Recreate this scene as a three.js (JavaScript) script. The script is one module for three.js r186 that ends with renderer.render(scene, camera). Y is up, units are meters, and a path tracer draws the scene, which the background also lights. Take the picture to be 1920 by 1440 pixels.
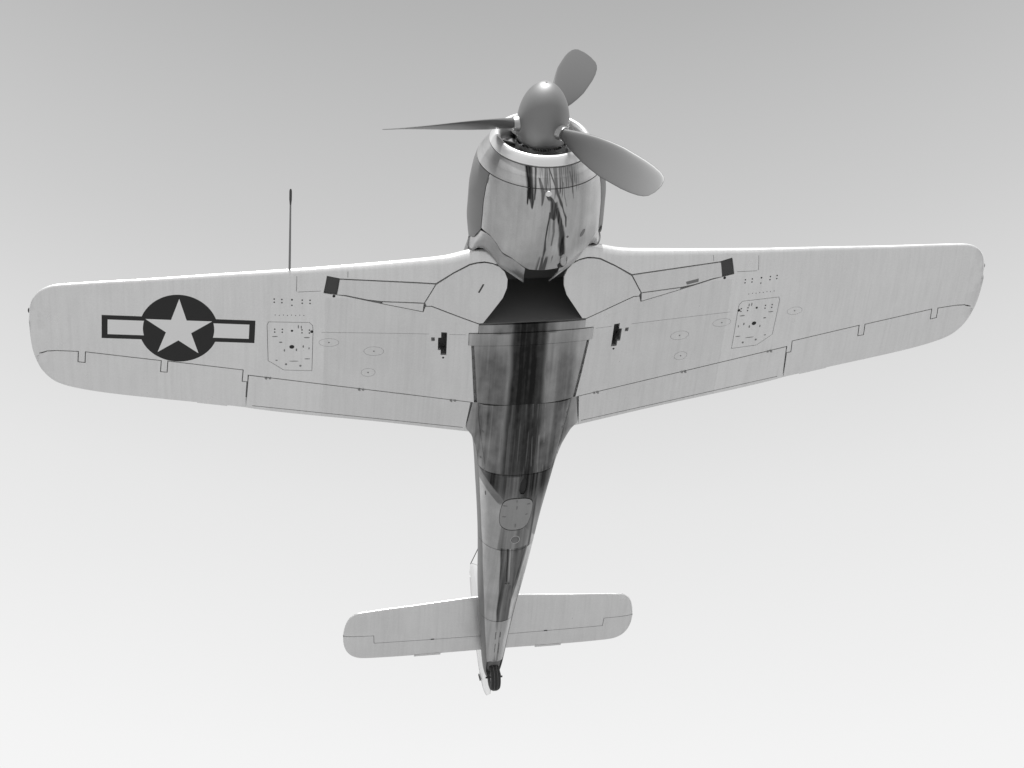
import * as THREE from 'three';
import { mergeGeometries } from 'three/addons/utils/BufferGeometryUtils.js';

// ---------------------------------------------------------------- camera, sky, sun, exposure
const ALT = 22;                                            // height of the aircraft's datum over the ground (m)
const scene = new THREE.Scene();
const camera = new THREE.PerspectiveCamera(19.48, 4 / 3, 0.1, 9000);
const BANK = new THREE.Matrix4().makeRotationZ(0.1908);      // the aircraft is banked about 11 degrees
{
  const right = new THREE.Vector3(0.97958, -0.18916, 0.06815);
  const up = new THREE.Vector3(0.05421, 0.57490, 0.81642);
  const back = new THREE.Vector3(-0.19362, -0.79606, 0.57342);
  camera.quaternion.setFromRotationMatrix(new THREE.Matrix4().multiplyMatrices(BANK, new THREE.Matrix4().makeBasis(right, up, back)));
  camera.position.set(-4.8218, -19.6769, 12.3888).applyMatrix4(BANK); camera.position.y += ALT;
}
const renderer = new THREE.WebGLRenderer({ antialias: true });
renderer.toneMapping = THREE.LinearToneMapping;
renderer.toneMappingExposure = 1.35;                         // exposed for the shaded underside
renderer.shadowMap.enabled = true;

// ---------------------------------------------------------------- small helpers
const V3 = (x, y, z) => new THREE.Vector3(x, y, z);
const clamp = (v, a, b) => Math.min(b, Math.max(a, v));
const lerp = (a, b, t) => a + (b - a) * t;
const sstep = (a, b, v) => { const t = clamp((v - a) / (b - a), 0, 1); return t * t * (3 - 2 * t); };
function hash(i, j, s = 0) { let h = (i * 374761393 + j * 668265263 + s * 1442695041) | 0; h = Math.imul(h ^ (h >>> 13), 1274126177); h ^= h >>> 16; return (h >>> 0) / 4294967296; }
function vnoise(x, y, s = 0) {
  const i = Math.floor(x), j = Math.floor(y); let u = x - i, v = y - j; u = u * u * (3 - 2 * u); v = v * v * (3 - 2 * v);
  return lerp(lerp(hash(i, j, s), hash(i + 1, j, s), u), lerp(hash(i, j + 1, s), hash(i + 1, j + 1, s), u), v);
}
const fbm = (x, y, s, o = 4) => { let a = .5, t = 0, n = 0; for (let k = 0; k < o; k++) { t += a * vnoise(x, y, s + k); n += a; x *= 2.03; y *= 2.03; a *= .5; } return t / n; };
const toS = (v) => Math.round(255 * clamp(v <= .0031308 ? 12.92 * v : 1.055 * Math.pow(v, 1 / 2.4) - .055, 0, 1));
// monochrome sky: pale haze towards the horizon, deeper tone overhead
const SKY = [[-90, .45], [-2, .6], [0, .725], [20, .72], [38, .71], [45.2, .665], [51.6, .59], [54.9, .525], [58.2, .45], [64.6, .332], [75, .275], [90, .252]];
{
  const W = 720, H = 360, d = new Float32Array(W * H * 4);
  for (let j = 0; j < H; j++) {
    const e = ((j + .5) / H - .5) * 180;
    let k = 0; while (k < SKY.length - 2 && SKY[k + 1][0] < e) k++;
    const [e0, a] = SKY[k], [e1, b] = SKY[k + 1];
    let t = Math.min(1, Math.max(0, (e - e0) / (e1 - e0)));
    const v = a + (b - a) * t;
    for (let i = 0; i < W; i++) { const az = i / W * Math.PI * 2, c = Math.cos(az) * 3, s = Math.sin(az) * 3, q = v * (1 + .022 * (fbm(c + 9 + e * .05, s + 9 + e * .12, 501, 4) - .5)); d.set([q, q, q, 1], (j * W + i) * 4); }
  }
  const t = new THREE.DataTexture(d, W, H, THREE.RGBAFormat, THREE.FloatType);
  t.mapping = THREE.EquirectangularReflectionMapping; t.magFilter = t.minFilter = THREE.LinearFilter; t.needsUpdate = true;
  scene.background = t; scene.environment = t;
}
const sun = new THREE.DirectionalLight(0xffffff, 5);
{
  const e = 29 * Math.PI / 180, az = 0.5 * Math.PI / 180;    // straight ahead of the nose, above it
  sun.position.set(Math.sin(az) * Math.cos(e) * 60, Math.sin(e) * 60, Math.cos(az) * Math.cos(e) * 60).applyMatrix4(BANK); sun.position.y += ALT;
  sun.target.position.set(0, ALT, 0); sun.castShadow = true; sun.shadow.mapSize.set(4096, 4096);
  Object.assign(sun.shadow.camera, { left: -9, right: 9, top: 9, bottom: -9, near: 1, far: 140 });
  scene.add(sun, sun.target);
}

// monotone cubic through a table, so outlines are smooth
function curve(tab) {
  const n = tab.length, x = tab.map((p) => p[0]), y = tab.map((p) => p[1]), d = [], m = [];
  for (let i = 0; i < n - 1; i++) d.push((y[i + 1] - y[i]) / (x[i + 1] - x[i]));
  m[0] = d[0]; m[n - 1] = d[n - 2];
  for (let i = 1; i < n - 1; i++) m[i] = d[i - 1] * d[i] <= 0 ? 0 : 2 * d[i - 1] * d[i] / (d[i - 1] + d[i]);
  return (v) => {
    if (v <= x[0]) return y[0]; if (v >= x[n - 1]) return y[n - 1];
    let i = 0; while (x[i + 1] < v) i++;
    const h = x[i + 1] - x[i], t = (v - x[i]) / h, t2 = t * t, t3 = t2 * t;
    return (2 * t3 - 3 * t2 + 1) * y[i] + (t3 - 2 * t2 + t) * h * m[i] + (-2 * t3 + 3 * t2) * y[i + 1] + (t3 - t2) * h * m[i + 1];
  };
}
// ---- 2D polygons
const area2 = (p) => { let a = 0; for (let i = 0; i < p.length; i++) { const q = p[(i + 1) % p.length]; a += p[i][0] * q[1] - q[0] * p[i][1]; } return a / 2; };
function inset(poly, g) {                                    // shrink by g (grow when negative)
  const p = area2(poly) > 0 ? poly : [...poly].reverse(), n = p.length, out = [];
  for (let i = 0; i < n; i++) {
    const a = p[(i + n - 1) % n], b = p[i], c = p[(i + 1) % n];
    let e1 = [b[0] - a[0], b[1] - a[1]], e2 = [c[0] - b[0], c[1] - b[1]];
    const l1 = Math.hypot(...e1) || 1, l2 = Math.hypot(...e2) || 1;
    const n1 = [-e1[1] / l1, e1[0] / l1], n2 = [-e2[1] / l2, e2[0] / l2];
    const mx = n1[0] + n2[0], my = n1[1] + n2[1], k = Math.max(.35, (mx * mx + my * my) / 2);
    out.push([b[0] + mx / k * g, b[1] + my / k * g]);
  }
  return out;
}
function densify(poly, step) {
  const out = [];
  for (let i = 0; i < poly.length; i++) {
    const a = poly[i], b = poly[(i + 1) % poly.length], n = Math.max(1, Math.ceil(Math.hypot(b[0] - a[0], b[1] - a[1]) / step));
    for (let k = 0; k < n; k++) out.push([lerp(a[0], b[0], k / n), lerp(a[1], b[1], k / n)]);
  }
  return out;
}
function smoothPoly(poly, rounds = 2) {                      // round the corners (Chaikin)
  let p = poly;
  for (let r = 0; r < rounds; r++) { const q = []; for (let i = 0; i < p.length; i++) { const a = p[i], b = p[(i + 1) % p.length]; q.push([lerp(a[0], b[0], .25), lerp(a[1], b[1], .25)], [lerp(a[0], b[0], .75), lerp(a[1], b[1], .75)]); } p = q; }
  return p;
}
const oval = (x, z, rx, rz, n = 24, rot = 0) => Array.from({ length: n }, (_, i) => { const t = i / n * Math.PI * 2, c = Math.cos(t) * rx, s = Math.sin(t) * rz; return [x + c * Math.cos(rot) - s * Math.sin(rot), z + c * Math.sin(rot) + s * Math.cos(rot)]; });
const slot = (x1, z1, x2, z2, w = .005) => { const l = Math.hypot(x2 - x1, z2 - z1), nx = -(z2 - z1) / l * w / 2, nz = (x2 - x1) / l * w / 2; return [[x1 + nx, z1 + nz], [x2 + nx, z2 + nz], [x2 - nx, z2 - nz], [x1 - nx, z1 - nz]]; };

// ---- a sheet of metal: a 2D outline (with holes) laid on a surface. map(a, b) -> Vector3, out = rough outward direction
function sheet(outline, map, { holes = [], thick = .03, lift = 0, step = .1, tol = .0005, maxLen = .16, uv, conv, flip = 1, limit, face = true } = {}) {
  const C = (poly) => { let p = densify(poly, step); if (conv) p = p.map(conv); return p.map((q) => new THREE.Vector2(q[0], q[1])); };
  let outer = C(outline), hs = holes.map(C);
  if (THREE.ShapeUtils.area(outer) < 0) outer.reverse();
  hs.forEach((h) => { if (THREE.ShapeUtils.area(h) > 0) h.reverse(); });
  let tri = THREE.ShapeUtils.triangulateShape(outer, hs);
  const P = [...outer, ...hs.flat()].map((v) => [v.x, v.y]), X = P.map((p) => map(p[0], p[1]));
  for (let pass = 0; pass < 12; pass++) {
    const mid = new Map(); let any = false;
    const want = (i, j) => {
      const key = i < j ? i * 1e6 + j : j * 1e6 + i; if (mid.has(key)) return mid.get(key);
      const a = X[i], b = X[j], L = a.distanceTo(b); let r = -1;
      if (L > .006) {
        const p = [(P[i][0] + P[j][0]) / 2, (P[i][1] + P[j][1]) / 2], m = map(p[0], p[1]);
        const dev = Math.hypot((a.x + b.x) / 2 - m.x, (a.y + b.y) / 2 - m.y, (a.z + b.z) / 2 - m.z);
        if (L > maxLen || dev > tol) { r = P.length; P.push(p); X.push(m); any = true; }
      }
      mid.set(key, r); return r;
    };
    const nt = [];
    for (const [a, b, c] of tri) {
      const ab = want(a, b), bc = want(b, c), ca = want(c, a);
      const s = (ab >= 0) + (bc >= 0) + (ca >= 0);
      if (!s) nt.push([a, b, c]);
      else if (s === 3) nt.push([a, ab, ca], [ab, b, bc], [ca, bc, c], [ab, bc, ca]);
      else if (s === 1) { if (ab >= 0) nt.push([a, ab, c], [ab, b, c]); else if (bc >= 0) nt.push([b, bc, a], [bc, c, a]); else nt.push([c, ca, b], [ca, a, b]); }
      else if (ab < 0) nt.push([c, ca, bc], [ca, a, bc], [a, b, bc]);
      else if (bc < 0) nt.push([a, ab, ca], [ab, b, ca], [b, c, ca]);
      else nt.push([b, bc, ab], [bc, c, ab], [c, a, ab]);
    }
    tri = nt; if (!any) break;
  }
  const nrm = P.map(([a, b]) => {
    const e = 1e-3, u = map(a + e, b).sub(map(a - e, b)), v = map(a, b + e).sub(map(a, b - e));
    const n = u.cross(v); if (n.lengthSq() < 1e-20) n.set(0, -1, 0); return n.normalize().multiplyScalar(flip);
  });
  const out = X.map((x, i) => x.clone().addScaledVector(nrm[i], lift));
  const pos = [], nor = [], uvs = [];
  const push = (p, n) => { pos.push(p.x, p.y, p.z); nor.push(n.x, n.y, n.z); const t = uv(p); uvs.push(t[0], t[1]); };
  const edges = new Map();
  for (let [a, b, c] of tri) {
    const fn = out[b].clone().sub(out[a]).cross(out[c].clone().sub(out[a]));
    if (fn.lengthSq() < 1e-18) continue;
    if (fn.dot(nrm[a]) < 0) [b, c] = [c, b];
    if (face) for (const i of [a, b, c]) push(out[i], nrm[i]);
    for (const [i, j] of [[a, b], [b, c], [c, a]]) { const k = i < j ? i * 1e6 + j : j * 1e6 + i; edges.set(k, edges.has(k) ? null : [i, j]); }
  }
  if (thick > 0) for (const e of edges.values()) {
    if (!e) continue; const [i, j] = e, A = out[i], B = out[j];
    const dp = (k) => (limit ? Math.min(thick, limit(P[k][0], P[k][1])) : thick);
    const a2 = A.clone().addScaledVector(nrm[i], -dp(i)), b2 = B.clone().addScaledVector(nrm[j], -dp(j));
    const n = B.clone().sub(A).cross(nrm[i]).normalize();
    push(A, n); push(a2, n); push(B, n); push(B, n); push(a2, n); push(b2, n);
  }
  const g = new THREE.BufferGeometry();
  g.setAttribute('position', new THREE.Float32BufferAttribute(pos, 3)); g.setAttribute('normal', new THREE.Float32BufferAttribute(nor, 3)); g.setAttribute('uv', new THREE.Float32BufferAttribute(uvs, 2));
  return g;
}
const uvWing = (p) => [(p.x + 5.4) / 10.8, (p.z + 2.3) / 2.8];
const uvDoor = (p) => [(p.x + 5.4) / 10.8, (p.z + 2.9) / 2.8];
const uvBody = (p) => [(p.x + .8) / 1.6, (p.z + 6.8) / 8.4];
const uvBox = (p) => [p.x, p.z];

// ---------------------------------------------------------------- materials
function colourMap(W, H, fn) {
  const d = new Uint8Array(W * H * 4);
  for (let j = 0; j < H; j++) for (let i = 0; i < W; i++) { const s = toS(fn((i + .5) / W, (j + .5) / H)); d.set([s, s, s, 255], (j * W + i) * 4); }
  const t = new THREE.DataTexture(d, W, H); t.colorSpace = THREE.SRGBColorSpace; t.magFilter = THREE.LinearFilter; t.minFilter = THREE.LinearMipmapLinearFilter; t.generateMipmaps = true; t.wrapS = t.wrapT = THREE.MirroredRepeatWrapping; t.needsUpdate = true; return t;
}
function dataMap(W, H, fn) {
  const d = new Uint8Array(W * H * 4);
  for (let j = 0; j < H; j++) for (let i = 0; i < W; i++) { const s = Math.round(255 * clamp(fn((i + .5) / W, (j + .5) / H), 0, 1)); d.set([s, s, s, 255], (j * W + i) * 4); }
  const t = new THREE.DataTexture(d, W, H); t.magFilter = THREE.LinearFilter; t.minFilter = THREE.LinearMipmapLinearFilter; t.generateMipmaps = true; t.wrapS = t.wrapT = THREE.MirroredRepeatWrapping; t.needsUpdate = true; return t;
}
// wing skin: bare sheet with handling smudges and fine streaks along the airflow
const wingTone = (u, v) => {
  const x = u * 10.8 - 5.4, z = v * 2.8 - 2.3;
  let t = .77 + .03 * (fbm(x * 1.7, z * 2.3, 11, 3) - .5) + .025 * (fbm(x * 11, z * 6, 21, 3) - .5) + .05 * (fbm(x * 38, z * 3, 31, 2) - .5);
  t += .06 * (vnoise(x * 160, z * 160, 41) - .5);
  const ax = Math.abs(x);
  if (z < -.27 && ax < 2.19 + .01 * (vnoise(z * 30, 1, 54) - .5)) t -= .05;                             // duller inner panels
  t -= .05 * (fbm(x * 2.4, z * 2.8, 55, 3) - .3) * sstep(2.4, .9, ax);                                     // handling grime round the wheel bays
  t -= .022 * sstep(.6, .8, vnoise(x * 48 + .5 * vnoise(z * 3, x, 62), z * 1.1, 61));                                                   // streaks along the airflow
  if (ax > 4.9) t -= .05 * sstep(.5, .7, fbm(x * 12, z * 9, 71)) * sstep(4.9, 5.15, ax);
  return t;
};
const wingMap = colourMap(1536, 512, wingTone);
const wingRough = dataMap(768, 256, (u, v) => { const x = u * 10.8, z = v * 2.8; return .35 + .18 * (fbm(x * 5, z * 6, 81) - .5) + .12 * (fbm(x * 24, z * 4, 91) - .5); });
const wingBump = dataMap(768, 256, (u, v) => { const x = u * 10.8, z = v * 2.8; return .5 + .8 * (fbm(x * 2.2, z * 3.0, 101, 3) - .5); });
// fuselage: bare metal with oil and soot run back from the engine along the belly
const band = (x, a, b, s) => sstep(a - s, a + s, x) * (1 - sstep(b - s, b + s, x));
// oil runs on the cowling: [x, z, width] along each run, darkness
const RUNS = [
  [.95, [[-.205, 1.37, .05], [-.202, 1.2, .046], [-.198, 1.10, .05], [-.196, 1.07, .03]]], [.9, [[-.224, 1.14, .016], [-.226, 1.03, .008]]], [.9, [[-.188, 1.12, .034], [-.184, 1.04, .03], [-.182, .985, .014]]],
  [.8, [[-.135, 1.36, .010], [-.150, 1.2, .014], [-.157, 1.06, .008]]], [.75, [[-.105, 1.25, .014], [-.078, 1.12, .03], [-.086, .99, .008]]], [.55, [[-.04, 1.34, .012], [-.05, 1.2, .022], [-.045, 1.1, .012]]],
  [.8, [[.0, 1.33, .007], [.05, 1.19, .011], [.075, 1.1, .018], [.12, .98, .018], [.17, .86, .013], [.187, .74, .005]]], [.85, [[-.03, 1.09, .03], [.03, 1.03, .055], [.045, .93, .07], [.03, .85, .05]]],
  [.92, [[.065, .95, .03], [.09, .85, .036], [.13, .75, .045], [.153, .62, .05], [.158, .5, .055], [.178, .37, .045]]], [.85, [[.0, .9, .015], [-.012, .75, .013], [-.02, .6, .011], [-.016, .45, .022], [-.022, .32, .010]]],
  [.6, [[.04, .86, .02], [.06, .7, .014], [.05, .55, .012]]], [.6, [[.13, 1.2, .006], [.15, 1.08, .006], [.165, 1.0, .004]]], [.6, [[.21, 1.28, .005], [.235, 1.12, .007], [.24, 1.05, .004]]],
];
function runs(x, z) {
  let d = 0; const wx = .010 * (fbm(x * 25, z * 9, 251, 3) - .5) + .016 * (vnoise(z * 7, x * 2, 252) - .5), wz = .05 * (vnoise(x * 40, z * 2, 253) - .5);
  for (const [k, p] of RUNS) {
    const zz = z + wz; if (zz > p[0][1] + .01 || zz < p[p.length - 1][1] - .03) continue;
    let i = 0; while (i < p.length - 2 && p[i + 1][1] > zz) i++;
    const t = clamp((p[i][1] - zz) / (p[i][1] - p[i + 1][1]), 0, 1.3), c = lerp(p[i][0], p[i + 1][0], t), w = Math.max(.001, lerp(p[i][2], p[i + 1][2], t)) * .72;
    const tail = 1 - sstep(p[p.length - 1][1] + .0, p[p.length - 1][1] - .03, zz) ;
    d = Math.max(d, k * (1 - sstep(w * .55, w * 1.25 + .004, Math.abs(x + wx - c))) * (.8 + .35 * fbm(x * 80, z * 6, 254, 2)) * tail);
  }
  return d;
}
function soot(x, z) {
  const w = .05 * (fbm(x * 5, z * 1.6, 201, 3) - .5), xx = x + w;
  const fine = fbm(x * 46, z * 1.1, 211, 3), mid = fbm(x * 17, z * .7, 221, 3), blot = fbm(x * 7, z * 5, 231, 3);
  let d = 0; const put = (v) => { d = Math.max(d, v); };
  if (z < -.55 && z > -2.62) {
    const aft = 1 - sstep(-1.645, -1.64, z);                                        // behind the belly joint
    const core = band(xx, -.25, .20, .07), dark = band(xx, -.19, .14, .08);
    put(core * (.93 + .12 * (mid - .5)) * (1 - aft) + core * (.90 + .2 * (mid - .5) + .14 * (fine - .5)) * aft);
    put(dark * lerp(.99, .94, aft) * (.93 + .12 * mid + .08 * (fine - .5)));
    put(band(xx, -.62, .56, .12) * ((x < 0 ? lerp(.62, .60, aft) : lerp(.52, .70, aft)) + .34 * (mid - .5) + .4 * (blot - .45) + .10 * (fine - .5)) * (.62 + .38 * sstep(-.72, -1.1, z)));
    put(.8 * band(z, -.74, -.6, .02) * band(xx, -.42, .3, .12) * (.5 + .8 * blot));
    
    if (aft) { const brk = sstep(.35, .6, vnoise(z * 9, x * 8, 233)), x2 = x + .03 * (fbm(z * 2, 4, 234, 3) - .5) + .05 * (z + 1.64); d *= 1 - brk * (.30 * band(x2, .14, .152, .007) + .22 * band(x2, .065, .075, .006) + .2 * band(x2, .20, .21, .006)) - .12 * sstep(.6, .72, fbm(x * 40, z * .9, 235, 2)); }
  }
  if (z <= -2.58 && z > -3.78) {
    const diag = -.41 + (-2.62 - z) * .66;                                          // clean wedge on one side
    put((.95 - .25 * sstep(-2.75, -3.1, z)) * band(xx, diag, .5, .022) * (.70 + .45 * mid + .3 * (fine - .5)));
    put(.6 * band(xx, diag - .09, diag + .02, .012) * (.7 + .5 * blot) * (1 - sstep(-3.0, -3.1, z)));
    put(.9 * band(xx, .185, .235, .016) * sstep(-2.6, -2.95, z) * (.6 + .6 * fine));
    put(.68 * band(xx, -.165, .2, .010) * (.78 + .6 * (mid - .4) + .3 * (fine - .5)));
    put(.72 * band(xx, -.06, .10, .02) * band(z, -3.44, -2.95, .03) * (.8 + .4 * mid));
    put(.7 * band(x, .27, .285, .006) * band(z, -3.15, -2.65, .08));
    put(.16 + .3 * (blot - .4));
  }
  if (z <= -3.74 && z > -5.07) {
    const q = clamp((z + 3.73) / -1.3, 0, 1), l = lerp(-.13, -.035, q), rr = lerp(.2, .105, clamp((z + 3.8) / -.9, 0, 1));
    put(band(xx - .3 * w, l, rr, .007) * (.72 + .45 * (mid - .45) + .35 * (fine - .5)));
    put(.92 * band(x, l + .075, l + .10, .007) * sstep(-4.5, -4.3, z)); put(.9 * band(x, rr - .045, rr - .012, .008) * (.7 + .5 * fine) * sstep(-4.75, -4.4, z));
    d *= 1 - .6 * band(x, l + .108, l + .122, .004) * sstep(-4.4, -4.2, z);
    put(.14 + .3 * (blot - .4) + .2 * (fine - .5));
  }
  if (z <= -5.05) { put(.5 * band(xx, -.035, .02, .012) * sstep(.4, .6, fine)); put(.16 + .4 * (fbm(x * 30, z * 2, 241, 3) - .42)); }
  if (z > .0) {
    put(runs(x, z));
    const env = band(x, -.1, .30, .03), end = 1.03 + .17 * vnoise(x * 70, 3, 5) + .25 * Math.max(0, x - .12);
    put(.7 * env * sstep(.5, .62, vnoise(x * 95 + .6 * vnoise(z * 5, 1, 7), z * 1.1, 261)) * sstep(end, end + .05, z) * (1 - .3 * sstep(1.2, 1.36, z)));
    put(.45 * band(xx, -.015, .14, .02) * band(z, .1, .9, .05) * sstep(.38, .65, mid));
    put(.8 * band(xx, -.07, .19, .02) * band(z, .05, .37, .03) * sstep(.45, .6, vnoise(x * 60, z * 1.5, 271)));
    put(.08 + .35 * (fbm(x * 6, z * 4, 281, 3) - .5));
  }
  return clamp(d * (1.0 + .07 * (fbm(x * 24, z * 14, 291, 3) - .3)), 0, 1);
}
const bodyTone = (u, v) => {
  const x = u * 1.6 - .8, z = v * 8.4 - 6.8;
  let t = .55 + .10 * (fbm(x * 4, z * 2, 301) - .5) + .10 * (fbm(x * 40, z * 2.2, 311) - .5) + .06 * (vnoise(x * 170, z * 170, 321) - .5);
  const d = soot(x, z);
  return t * (1 - d) + .012 * d;
};
const bodyMap = colourMap(640, 2048, bodyTone);
const bodyRough = dataMap(384, 1024, (u, v) => { const x = u * 1.6 - .8, z = v * 8.4 - 6.8; return .34 + .14 * (fbm(x * 14, z * 5, 331, 3) - .5) + .2 * soot(x, z); });
const bodyBump = dataMap(384, 1024, (u, v) => { const x = u * 1.6, z = v * 8.4; return .5 + .8 * (fbm(x * 5, z * 3, 341, 3) - .5); });

const std = (lin, roughness, metalness = 0, extra = {}) => { const m = new THREE.MeshStandardMaterial({ roughness, metalness, ...extra }); m.color.setRGB(lin, lin, lin); return m; };
const M = {
  wing: std(1, 1, .66, { map: wingMap, roughnessMap: wingRough, bumpMap: wingBump, bumpScale: .004 }),
  body: std(1, 1, .82, { map: bodyMap, roughnessMap: bodyRough, bumpMap: bodyBump, bumpScale: .003 }),
  ring: std(.82, .3, .75),
  door: std(.95, .5, .4, { map: wingMap }),
  spinner: std(.28, .60, 1),
  paint: std(.17, .5, 0),
  blade: std(.085, .45, .1),
  fan: std(.12, .5, .5),
  duct: std(.62, .4, .6),
  dark: std(.30, .85),                                         // grey primer inside the airframe
  bay: std(.16, .9),
  hole: std(.02, .8),  // near-black for painted hole shade, also the vent gauze
  strut: std(.06, .6, .2),
  tyre: std(.022, .75),
  blue: std(.011, .62),
  white: std(.80, .6),
  hatch: std(.44, .45, .6, { map: wingMap }),
  smudge: std(.2, .6, .2),
  glass: std(.16, .12, 0),
  canopy: new THREE.MeshPhysicalMaterial({ color: 0xe8ecec, roughness: .05, transmission: 1, thickness: 0, ior: 1.5 }),
  steel: std(.4, .4, .8),
};
function add(parent, name, geom, mat, label) {
  const g = Array.isArray(geom) ? mergeGeometries(geom.map((q) => (q.index ? q.toNonIndexed() : q))) : geom;
  const m = new THREE.Mesh(g, mat); m.name = name; m.castShadow = m.receiveShadow = true; if (label) m.userData.label = label; parent.add(m); return m;
}

// ---------------------------------------------------------------- the ground below, outside the frame: grass, and a pale concrete sheet added to bounce light and shape reflections
{
  const sheetOf = (w, d, y, seg) => { const g = new THREE.PlaneGeometry(w, d, seg, seg); g.rotateX(-Math.PI / 2); g.translate(0, y, 0); return g; };
  const grass = colourMap(256, 256, (u, v) => .085 + .05 * (fbm(u * 9, v * 9, 401) - .5) + .03 * (vnoise(u * 120, v * 120, 402) - .5)); grass.wrapS = grass.wrapT = THREE.RepeatWrapping; grass.repeat.set(60, 60);
  const conc = colourMap(512, 512, (u, v) => .33 + .07 * (fbm(u * 8, v * 8, 411) - .5) + .05 * (vnoise(u * 200, v * 200, 412) - .5)); conc.wrapS = conc.wrapT = THREE.RepeatWrapping; conc.repeat.set(8, 8);
  const g = add(scene, 'ground', sheetOf(6000, 6000, 0, 1), std(1, .95, 0, { map: grass })); g.userData.kind = 'structure';
  const a = add(scene, 'bounce_apron', sheetOf(170, 170, .02, 1), std(1, .9, 0, { map: conc })); a.userData.kind = 'structure';  // unseen, added and sized for the bounce on the underside
}

// ---------------------------------------------------------------- the aircraft (x to port, y up, z to the nose)
const craft = new THREE.Group(); craft.name = 'fighter_aircraft'; craft.position.y = ALT; craft.rotation.z = 0.1908; scene.add(craft);
craft.userData = { label: 'bare metal single engine fighter aircraft with a star and bar under one wing', category: 'aircraft' };

// ---- lifting surfaces: span s, leading / trailing edge z(s), root and tip height lines, thickness
function foil({ LE, TE, tip, yl, yt, T, camber = 0, droop }) {
  const U = (s) => Math.sqrt(Math.max(0, tip - s)), S = (u) => tip - u * u;
  const le = curve(LE.map(([s, z]) => [U(s), z]).sort((a, b) => a[0] - b[0])), te = curve(TE.map(([s, z]) => [U(s), z]).sort((a, b) => a[0] - b[0]));
  const surf = (u, eta, k = 1) => {                          // eta 0 at the leading edge, 1 at the trailing edge; negative = upper side
    u = Math.max(u, 0); const s = S(u), a = le(u), b = te(u), c = a - b, q = clamp(Math.abs(eta), 0, 1), x = q * q;
    const t = 5 * T(s) * (.2969 * q - .126 * x - .3516 * x * x + .2843 * x ** 3 - .1036 * x ** 4);
    const D = droop ? droop(s, x) : 0;
    return [s, lerp(yl(s), yt(s), x) + (eta >= 0 ? -1 : 1) * c * t + c * camber * 4 * x * (1 - x) + D, a - c * x - .704 * D];
  };
  const conv = ([s, z]) => { const u = U(Math.min(s, tip)), a = le(u), b = te(u); return [u, Math.sqrt(clamp((a - z) / (a - b), 0, 1))]; };
  const limit = (u, e) => { const q = Math.abs(e), x = q * q, c = le(Math.max(u, 0)) - te(Math.max(u, 0)); return Math.max(0, .8 * c * 5 * T(S(u)) * (.2969 * q - .126 * x - .3516 * x * x + .2843 * x ** 3 - .1036 * x ** 4)); };
  return { limit, U, S, le, te, surf, conv, zLE: (s) => le(U(s)), zTE: (s) => te(U(s)) };
}
// the outer panels droop a little and the nose of the section sits low
const droop = (s, x) => -.07 * (1 - x) * sstep(.75, 1.4, s) - .10 * Math.pow(Math.max(0, s - 3.2) / 2.04, 2);
const wingFoil = foil({
  LE: [[-.02, .27], [.3, .26], [.6, .225], [.715, .192], [.955, .125], [1.3, .079], [1.95, .015], [2.55, -.037], [3.3, -.092], [4.0, -.148], [4.7, -.198], [4.9201, -.22], [5.0393, -.267], [5.1264, -.352], [5.1768, -.47], [5.1952, -.62]],
  TE: [[-.02, -2.14], [.63, -2.045], [1.5, -1.915], [2.88, -1.725], [3.0, -1.70], [3.53, -1.625], [4.75, -1.43], [4.9384, -1.36], [5.0668, -1.24], [5.1493, -1.06], [5.1906, -.80], [5.1952, -.63]],
  tip: 5.1962, yl: (s) => -.345 + .078 * Math.max(s - .6, 0), yt: (s) => -.47 + .082 * Math.max(s - .6, 0), T: (s) => .16 - .055 * s / 5.24, camber: .012, droop,
});
function lowerY(x, z) { const [u, e] = wingFoil.conv([Math.abs(x), z]); return wingFoil.surf(u, e)[1]; }

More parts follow.
